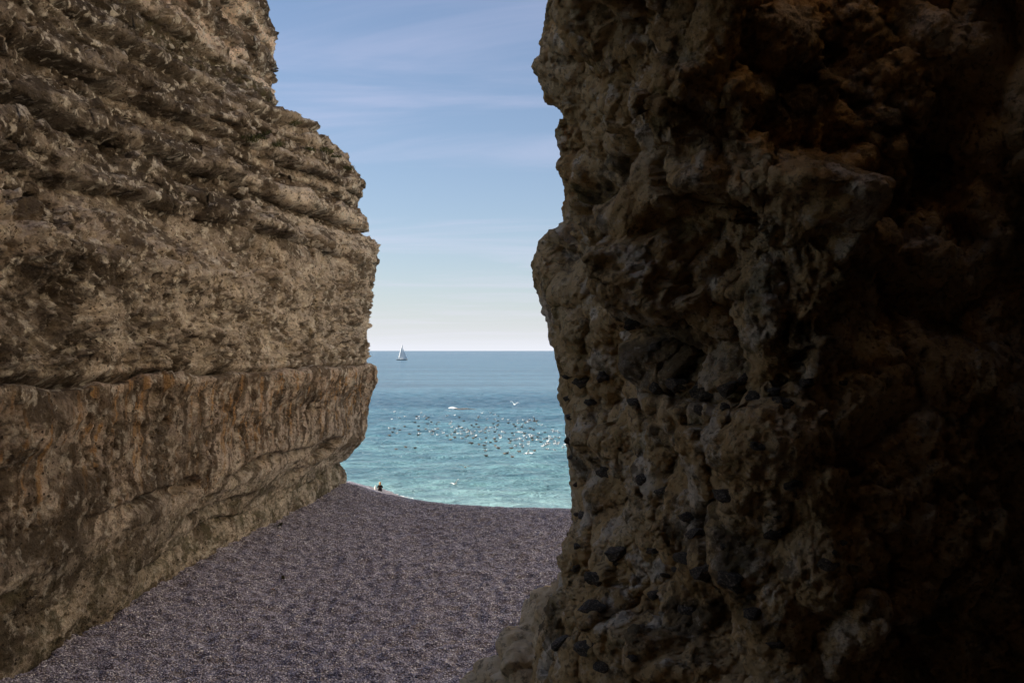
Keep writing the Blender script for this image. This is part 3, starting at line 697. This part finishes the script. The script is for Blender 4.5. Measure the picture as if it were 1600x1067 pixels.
bm = bmesh.new(); tube(bm, [(1.2, 0, 1.2), (1.1, 0, 14), (.9, 0, 25.4)], [.16, .14, .08], 8); mast = link('mast', bm_mesh('mast', bm), SPAR, boat)
bm = bmesh.new(); tube(bm, [(1.1, 0, 3.0), (-5.4, -.7, 2.9)], [.12, .1], 8); link('boom', bm_mesh('boom', bm), SPAR, mast)
link('mainsail', sail_mesh('mainsail', (.9, 0, 3.2), (-5.3, -.7, 3.1), (.75, 0, 25.1), .8), SAIL, boat)
link('jib', sail_mesh('jib', (8.6, 0, 2.0), (1.9, -1.2, 2.4), (1.7, 0, 18.5), -.9), SAIL, boat)
bm = bmesh.new(); tube(bm, [(8.8, 0, 1.8), (1.4, 0, 19)], [.03, .03], 5); tube(bm, [(-8.8, 0, 1.4), (.9, 0, 25.2)], [.03, .03], 5); link('rigging', bm_mesh('rigging', bm), SPAR, mast)

# gulls
GW = plain('white_plumage', (.82, .81, .79), .8, .06, 8); GG = plain('grey_wing', (.30, .31, .33), .8, .1, 8); GB = plain('brown_plumage', (.115, .085, .062), .85, .3, 18); GK = plain('yellow_bill', (.55, .36, .05), .5, .1, 8)
def floating(brown):
    bm = bmesh.new()
    tube(bm, [(-.36, 0, .17), (-.26, 0, .13), (-.1, 0, .085), (.08, 0, .08), (.2, 0, .11), (.25, 0, .15)], [.012, (.05, .035), (.12, .10), (.13, .115), (.085, .085), .03], 10)
    tube(bm, [(.18, 0, .13), (.21, 0, .2), (.225, 0, .255), (.25, 0, .285), (.285, 0, .275), (.305, 0, .265)], [.055, .045, .045, .05, .035, .012], 8)
    n0 = len(bm.faces)
    tube(bm, [(.305, 0, .266), (.36, 0, .253)], [.014, .005], 5); bm.faces.ensure_lookup_table()
    for f in bm.faces[n0:]: f.material_index = 2
    for sd in (-1, 1):
        n1 = len(bm.faces); tube(bm, [(.12, .085 * sd, .14), (0, .10 * sd, .165), (-.2, .07 * sd, .165), (-.42, .025 * sd, .17)], [(.03, .03), (.05, .065), (.035, .05), (.008, .01)], 6)
        bm.faces.ensure_lookup_table()
        for f in bm.faces[n1:]: f.material_index = 1
    me = bm_mesh('gull', bm)
    for m_ in ((GB, GB, GB) if brown else (GW, GG, GK)): me.materials.append(m_)
    return me
def flying(brown, lift):
    bm = bmesh.new()
    tube(bm, [(-.34, 0, .0), (-.22, 0, 0), (0, 0, 0), (.16, 0, .01), (.24, 0, .03), (.29, 0, .035), (.36, 0, .02)], [(.07, .012), (.06, .04), .085, .075, .05, .048, .008], 10)
    for sd in (-1, 1):
        n1 = len(bm.faces); pr = []
        for u, ch, dz, dx in ((.05, .19, .03, 0), (.25, .18, .5, .07), (.42, .155, .85, .09), (.58, .11, .8, .02), (.72, .03, .55, -.12)):
            z_ = dz * lift; pr.append([bm.verts.new((dx + ch * .55, u * sd, z_)), bm.verts.new((dx + .1 * ch, u * sd, z_ + .025)), bm.verts.new((dx - ch * .6, u * sd, z_)), bm.verts.new((dx + .1 * ch, u * sd, z_ - .006))])
        for a, b in zip(pr, pr[1:]):
            for j in range(4): bm.faces.new((a[j], a[(j + 1) % 4], b[(j + 1) % 4], b[j]))
        bm.faces.new(pr[-1]); bm.faces.ensure_lookup_table()
        for f in bm.faces[n1:]: f.material_index = 1
    bmesh.ops.recalc_face_normals(bm, faces=bm.faces)
    me = bm_mesh('gull', bm)
    for m_ in ((GB, GB) if brown else (GW, GW)): me.materials.append(m_)
    return me
gm = {0: floating(False), 1: floating(True)}
A = "130,370,0 262,357,0 350,330,0 170,250,0 620,265,0 545,332,1 580,320,0 545,362,0 578,375,0 650,333,0 695,320,0 745,345,1 715,355,1 703,382,1 515,425,1 725,452,1 790,435,1 912,422,1 878,462,1 343,492,1 577,495,1 95,530,0 172,525,1 265,552,1 145,588,1 215,605,0 92,638,1 425,622,1 577,570,1 570,635,1 595,618,0 697,550,1 770,597,0 798,568,0 830,595,1 803,630,0 868,553,0 900,538,1 893,640,0 988,615,0 1053,652,1 1118,635,0 1108,712,1 1178,685,1 1045,325,0 1078,312,0 1180,308,0 1258,340,1 1330,405,1 1112,432,0 1100,458,0 1130,500,0 1250,492,1 1280,505,0 1305,520,1 1217,530,0 1187,572,0 1180,605,1 1230,622,0 1283,590,0 1290,625,0 1300,692,0 1338,570,0 1392,560,0 1412,575,1 1387,605,0 1368,670,1 1400,655,1 1460,597,0 1470,630,0 1502,580,0 1535,650,0 1530,680,1 1487,697,1 1430,768,1 1465,778,1 1540,400,1 1580,322,0 1570,350,1 1540,455,1 1460,478,1 1503,505,1 1577,505,1 203,868,2 363,832,2 518,852,2 1597,595,0 1585,785,1"
B = "128,255,0 258,247,0 318,265,0 375,290,1 205,345,0 320,340,0 440,337,0 523,350,0 370,372,1 300,408,1 372,415,1 525,397,1 360,440,1 195,462,1 262,458,0 318,455,0 175,492,1 135,522,0 100,542,0 232,532,0 345,500,0 322,530,1 175,548,1 435,542,0 475,555,0 385,580,1 403,605,0 407,632,0 190,625,1 108,650,0 318,642,1 335,668,1 180,690,0 255,690,1 165,740,1 172,775,1 180,815,0 328,735,1 362,765,0 378,785,1 190,908,1 470,880,1 512,872,1 588,910,1 675,358,0 680,400,0 607,415,1 757,347,0 785,395,1 830,340,0 850,350,1 825,380,0 745,425,0 632,455,1 730,460,1 665,490,0 855,478,1 910,500,1 960,358,1 970,432,0 1030,440,0 585,560,1 603,590,0 648,545,0 700,540,0 727,552,0 772,568,1 765,602,0 790,635,0 710,635,0 655,635,0 620,648,0 535,632,1 560,668,1 550,708,1 738,672,0 718,725,0 640,757,0 742,765,0 573,788,1 690,842,1 845,580,0 895,590,0 868,610,0 885,635,1 892,660,1 828,690,0 830,718,0 970,655,0 978,568,0 970,620,1 1018,685,1 922,825,1 1070,643,0 1110,628,1 1155,610,0 1160,650,0 1190,648,0 1125,675,0 1120,705,1 1110,740,0 1138,730,0 1080,752,0 1045,765,0 1113,800,0 1225,803,0 1222,692,0 1225,718,0 1278,700,0 1270,735,0 1288,630,0 1193,505,0 1210,530,0 1258,522,0 1293,552,0 1080,560,1 1420,540,0 1385,740,0 1355,780,0 1230,615,0 1410,600,0"
birds = [(600 + a / 10.667, 620 + b / 10.667, k) for a, b, k in (tuple(map(int, t.split(','))) for t in A.split())] + [(740 + a / 9.7, 620 + b / 9.7, k) for a, b, k in (tuple(map(int, t.split(','))) for t in B.split())]
LB = {0: ('white gull floating in the loose flock on the open water', 'white gulls of the floating flock'), 1: ('brown gull floating in the loose flock on the open water', 'brown gulls of the floating flock'), 2: ('brown gull, one of three spaced in a row shoreward of the flock, left side', 'three brown gulls in a row')}
def wave_z(x, y):
    i = np.searchsorted(SEAXS, x); j = np.searchsorted(SEAYS, y); W_ = SEAZ[max(i - 1, 0):i + 1, max(j - 1, 0):j + 1]; return float(W_.max())
def gull_label(a, b, k):
    if k == 2: return 'brown gull, %s of three in a row shoreward of the flock, left side' % {0: 'leftmost', 1: 'middle', 2: 'rightmost'}[int(a > 625) + int(a > 640)]
    across = 'far left end' if a < 640 else 'left part' if a < 690 else 'left centre' if a < 735 else 'centre' if a < 780 else 'right centre' if a < 830 else 'right end'
    deep = 'rear' if b < 662 else 'middle rows' if b < 684 else 'front'
    return '%s gull floating at the %s of the flock, in its %s' % ('brown' if k else 'white', across, deep)
for px_, py_, k in birds:
    p = on_sea(px_, py_ + 1.2); p.z = wave_z(p.x, p.y) - .02
    o = link('gull', gm[1 if k else 0], None, None, label=gull_label(px_, py_, k), category='gull', group=LB[k][1])
    o.location = p; o.rotation_euler = (0, 0, rr2.choice([0, 3.14]) + rr2.uniform(-.9, .9)); sc_ = rr2.uniform(.85, 1.05); o.scale = (sc_,) * 3
for px_, py_, d, br, lift, rz, rx, lab in ((804, 632, 150, 0, .42, 1.9, .2, 'gull with arched wings gliding above the right of the floating flock'), (835, 658, 165, 1, .3, .6, .7, 'brown gull taking off among the rear right of the flock'),
        (824, 709, 140, 0, .4, .5, -.5, 'white gull with raised wings skimming the water in front of the flock'), (830, 708, 141, 0, .15, 2.2, .1, 'white gull landing with flat wings in front of the flock, rightmost of the pair'),
        (727, 730, 120, 1, .25, 1.7, .15, 'brown gull gliding low between the flock and the beach'), (682, 750, 118, 1, .12, 1.3, .1, 'gull gliding low over turquoise water, leftmost of the three near the beach'), (711, 756, 112, 0, .35, 1.0, -.45, 'white gull flying low over turquoise water nearest the shore')):
    o = link('gull', flying(br, lift), None, None, label=lab, category='gull'); o.location = at(px_, py_, d); o.rotation_euler = (rx, 0, rz + math.pi / 2 * 0); o.scale = (1.1,) * 3

# reef awash with a breaking crest, and foam
FOAM = plain('sea_foam', (.66, .67, .67), .85, .05, 3)
p = on_sea(727, 640.5)
o = link('reef', lumpy('reef', 4, 2.6, 1.4, .42, .35, 431), FLINT, None, label='low dark reef awash beside the white wave crest, beyond the gulls', category='rock'); o.location = (p.x, p.y, wave_z(p.x, p.y) - .2)
def foam_patch(name, x0, x1, y0, y1, step, zf, thr, seed, mask):
    xs_ = np.arange(x0, x1, step); ys_ = np.arange(y0, y1, step); X, Y = np.meshgrid(xs_, ys_, indexing='ij')
    q = np.stack([X.ravel(), Y.ravel(), 0 * X.ravel()], -1); nz = (fbm(q / np.array([1.6, .9, 1]), 4, seed).reshape(X.shape) + mask(X, Y))
    Z = zf(X, Y) + .12 * np.clip(nz - thr, 0, 1)
    keep = (nz[:-1, :-1] > thr); bm = bmesh.new(); vv = {}
    def gv(i, j):
        if (i, j) not in vv: vv[(i, j)] = bm.verts.new((X[i, j], Y[i, j], Z[i, j]))
        return vv[(i, j)]
    for i, j in zip(*np.where(keep)): bm.faces.new((gv(i, j), gv(i + 1, j), gv(i + 1, j + 1), gv(i, j + 1)))
    return bm_mesh(name, bm)
c0 = on_sea(707, 640)
def crest_mask(X, Y):
    u = (X - c0.x); v = (Y - c0.y) / 2.2
    return .6 - (np.abs(u - .3) / 1.4) ** 2 - v ** 2 * 1.2 + .75 * np.exp(-((u + 3.0) / 2.4) ** 2 - (v / .5) ** 2)
def crest_z(X, Y): return .22 + .40 * np.exp(-((X - c0.x) / 1.5) ** 2 - ((Y - c0.y) / 1.2) ** 2)
link('wave_foam', foam_patch('wave_foam', c0.x - 9, c0.x + 4, c0.y - 6, c0.y + 6, .16, crest_z, .15, 441, crest_mask), FOAM, kind='stuff', label='white crest of a wave breaking on the reef', category='foam')
def shore_y(x): return crest_y(x) + (np.interp(x, [-30, -14, -11, -8, -5, 0, 5, 40], [4.15, 4.0, 3.74, 3.58, 3.5, 3.55, 3.6, 3.7]) + .133) / .172
def shore_mask(X, Y):
    d = Y - shore_y(X) - .5 * np.sin(X * .7) ; return .30 - (d / .8) ** 2 + .25 * np.exp(-((d - 2.6) / .6) ** 2)
link('shore_foam', foam_patch('shore_foam', -14, 9, 92, 104, .22, lambda X, Y: np.maximum(beach_z(X, Y), 0) + .05, .2, 451, shore_mask), FOAM, kind='stuff', label='thin line of white foam along the edge of the beach', category='foam')

# person sitting on the shingle beyond the crest, back to the viewer, looking out to sea
SKIN = plain('skin', (.52, .32, .22), .6, .06, 10); COAT = plain('dark_jacket', (.018, .018, .022), .85, .3, 14); JEAN = plain('dark_trousers', (.035, .04, .06), .85, .2, 12); HAIR = plain('fair_hair', (.42, .22, .075), .6, .35, 30); SHOE = plain('dark_shoe', (.03, .03, .03), .6, .1, 10); BAG = plain('white_bag', (.80, .79, .76), .8, .05, 8)
def skin_mesh(name, joints, edges, radii, root, sub=2):
    me = bpy.data.meshes.new(name); me.from_pydata(joints, edges, []); o = bpy.data.objects.new(name, me); C.objects.link(o)
    o.modifiers.new('skin', 'SKIN'); sv = me.skin_vertices[0].data if me.skin_vertices else None
    if sv is None:
        bpy.context.view_layer.objects.active = o; sv = me.skin_vertices[0].data
    for k, r in enumerate(radii): sv[k].radius = r if isinstance(r, tuple) else (r, r)
    sv[root].use_root = True
    sd = o.modifiers.new('smooth', 'SUBSURF'); sd.levels = sub; sd.render_levels = sub
    dg = bpy.context.evaluated_depsgraph_get(); me2 = bpy.data.meshes.new_from_object(o.evaluated_get(dg)); bpy.data.objects.remove(o)
    me2.name = name; me2.polygons.foreach_set('use_smooth', np.ones(len(me2.polygons), bool)); return me2
PX, PY = -12.05, 91.0
pz = float(beach_z(np.array([PX]), np.array([PY]))[0])
per = empty('person', (PX, PY, pz), label='person in a dark jacket with fair hair sitting on the beach crest facing the sea', category='person'); per.rotation_euler = (0, 0, R(8)); per.scale = (.93,) * 3
J = [(0, 0, .12), (0, -.03, .32), (0, -.01, .52), (0, .02, .60), (0, .03, .66), (0, .05, .74), (0, .06, .82),
     (-.17, 0, .53), (-.25, .13, .34), (-.12, .36, .40), (-.04, .42, .40), (.17, 0, .53), (.25, .13, .34), (.12, .36, .40), (.04, .42, .40),
     (-.11, .06, .11), (-.13, .40, .44), (-.12, .62, .08), (-.12, .76, .05), (.11, .06, .11), (.13, .40, .44), (.12, .62, .08), (.12, .76, .05)]
E = [(0, 1), (1, 2), (2, 3), (3, 4), (4, 5), (5, 6), (2, 7), (7, 8), (8, 9), (9, 10), (2, 11), (11, 12), (12, 13), (13, 14), (0, 15), (15, 16), (16, 17), (17, 18), (0, 19), (19, 20), (20, 21), (21, 22)]
RA = [(.15, .11), (.13, .09), (.15, .09), .055, .06, .085, .075, .06, .045, .032, .028, .06, .045, .032, .028, .08, .06, .04, .035, .08, .06, .04, .035]
link('body', skin_mesh('body', J, E, RA, 0), SKIN, per)
sel = [0, 1, 2, 3, 7, 8, 9, 11, 12, 13]; mp = {v: i for i, v in enumerate(sel)}
link('jacket', skin_mesh('jacket', [J[i] for i in sel], [(mp[a], mp[b]) for a, b in E if a in mp and b in mp], [tuple(x + .022 for x in (RA[i] if isinstance(RA[i], tuple) else (RA[i],) * 2)) for i in sel], 0), COAT, per)
sel = [0, 15, 16, 17, 19, 20, 21]; mp = {v: i for i, v in enumerate(sel)}
link('trousers', skin_mesh('trousers', [J[i] for i in sel], [(mp[a], mp[b]) for a, b in E if a in mp and b in mp], [tuple(x + .016 for x in (RA[i] if isinstance(RA[i], tuple) else (RA[i],) * 2)) for i in sel], 0), JEAN, per)
for sx_ in (-1, 1):
    bm = bmesh.new(); tube(bm, [(.12 * sx_, .58, .05), (.12 * sx_, .68, .055), (.12 * sx_, .80, .035), (.12 * sx_, .85, .03)], [(.045, .05), (.05, .055), (.045, .035), (.02, .015)], 10); link('shoe', bm_mesh('shoe', bm), SHOE, per)
bm = bmesh.new(); bmesh.ops.create_uvsphere(bm, u_segments=20, v_segments=14, radius=1)
for v in bm.verts:
    d = v.co.copy(); v.co = Vector((d.x * .108, .02 + d.y * .115, .80 + d.z * .115))
    if d.y < .35 and d.z < 0: v.co.z += d.z * .16; v.co.y -= .02           # long hair down the neck
    v.co += Vector((0, 0, .012 * math.sin(d.x * 14)))
hair = link('hair', bm_mesh('hair', bm), HAIR, per)
bm = bmesh.new(); tube(bm, [(0, -.10, .84), (0, -.16, .80), (.01, -.17, .70), (.015, -.15, .58)], [.03, .04, .035, .012], 8); link('ponytail', bm_mesh('ponytail', bm), HAIR, hair)
BX, BY = PX - .42, PY - .1
bag = empty('bag', (BX, BY, float(beach_z(np.array([BX]), np.array([BY]))[0])), label='small white bag beside the seated person', category='bag')
bm = bmesh.new(); tube(bm, [(0, 0, .0), (0, 0, .1), (0, 0, .22), (0, 0, .32)], [(.14, .09), (.15, .1), (.13, .09), (.07, .04)], 14); link('sack', bm_mesh('sack', bm), BAG, bag)
bm = bmesh.new(); tube(bm, [(-.05, 0, .31), (-.04, 0, .40), (.04, 0, .40), (.05, 0, .31)], [.012] * 4, 6); link('handle', bm_mesh('handle', bm), BAG, bag)

# small litter of the tide on the shingle
WEED = plain('dry_weed', (.05, .045, .02), .9, .3, 20); LEAF = plain('orange_leaf', (.55, .28, .05), .7, .2, 20)
def ground_pt(px_, py_):
    d = 30.0
    for _ in range(60):
        p = at(px_, py_, d); z_ = float(beach_z(np.array([p.x]), np.array([p.y]))[0]); d = (15 - z_) * F / (py_ - 548)
    p = at(px_, py_, d); p.z = z_; return p
for (a, b, w, mt, lab) in ((439, 821, .2, WEED, 'dark tangle of seaweed on the shingle near the left cliff foot'), (443, 904, .10, WEED, 'dark tangle of seaweed lower on the shingle, below the other one'),):
    q_ = ground_pt(a, b); e = empty('seaweed', q_, label=lab, category='seaweed'); bm = bmesh.new()
    for _ in range(26):
        an = rr2.uniform(0, 6.28); r_ = rr2.uniform(.3, 1) * w; z0 = rr2.uniform(.02, .16)
        tube(bm, [(math.cos(an) * r_ * .2, math.sin(an) * r_ * .2, z0), (math.cos(an + .4) * r_ * .7, math.sin(an + .4) * r_ * .7, z0 + rr2.uniform(0, .1)), (math.cos(an + .9) * r_, math.sin(an + .9) * r_, .04)], [(.03, .012), (.04, .012), (.015, .006)], 5)
    link('fronds', bm_mesh('fronds', bm), WEED, e)
for (a, b, lab) in ((436, 838, 'small orange leaf on the shingle just below the upper seaweed'), (427, 922, 'small orange leaf on the shingle left of the lower seaweed')):
    q_ = ground_pt(a, b); bm = bmesh.new(); tube(bm, [(-.09, 0, .04), (-.04, 0, .06), (.03, .01, .065), (.09, 0, .05)], [(.01, .004), (.05, .006), (.045, .006), (.006, .003)], 6)
    o = link('leaf', bm_mesh('leaf', bm), LEAF, label=lab, category='leaf'); o.location = q_ + Vector((0, 0, .03))

# tufts on the broken ledge of the left cliff
GRASS = plain('ledge_grass', (.085, .09, .035), .85, .35, 6)
def tuft(seed):
    r_ = random.Random(seed); bm = bmesh.new()
    for _ in range(70):
        an = r_.uniform(0, 6.28); l = r_.uniform(.25, .6); o_ = Vector((r_.uniform(-.35, .35), r_.uniform(-.35, .35), -.05)); d = Vector((math.cos(an), math.sin(an), 0)); sdv = Vector((-d.y, d.x, 0)) * .025
        p1 = o_ + d * l * .3 + Vector((0, 0, l * .7)); p2 = o_ + d * l * .8 + Vector((0, 0, l * .8))
        a_, b_, c_, d_, e_ = [bm.verts.new(v) for v in (o_ - sdv, o_ + sdv, p1 + sdv * .8, p1 - sdv * .8, p2)]
        bm.faces.new((a_, b_, c_, d_)); bm.faces.new((d_, c_, e_))
    return bm_mesh('grass_tuft', bm, False)
tm = [tuft(k) for k in range(3)]
lpx = 800 + F * lv_[:, 0] / np.maximum(lv_[:, 1], 1); lpy = 548 - F * (lv_[:, 2] - 15) / np.maximum(lv_[:, 1], 1)
okl = (lv_[:, 1] > 30) & (lv_[:, 1] < 85)
ORD = ('first', 'second', 'third', 'fourth', 'fifth', 'sixth', 'seventh', 'eighth', 'ninth', 'tenth')
for k, (a, b) in enumerate(((388, 222), (400, 216), (412, 208), (430, 226), (446, 212), (455, 196), (480, 232), (505, 236), (520, 246), (540, 262))):
    d2_ = np.where(okl, (lpx - a) ** 2 + (lpy - b) ** 2, 1e9); i = np.argsort(d2_)[:30]; c = lv_[i[np.argmin(lv_[i][:, 1])]]
    o = link('grass_tuft', tm[k % 3], GRASS, label='grass tuft on the broken ledge high on the left cliff, %s from the left' % ORD[k], category='grass', group='grass tufts on the cliff ledge'); o.location = Vector(c) + Vector((.25, -.1, 0)); o.rotation_euler = (0, .25, rr2.uniform(0, 6)); o.scale = (rr2.uniform(.8, 1.3), rr2.uniform(.9, 1.5), rr2.uniform(.5, .75))
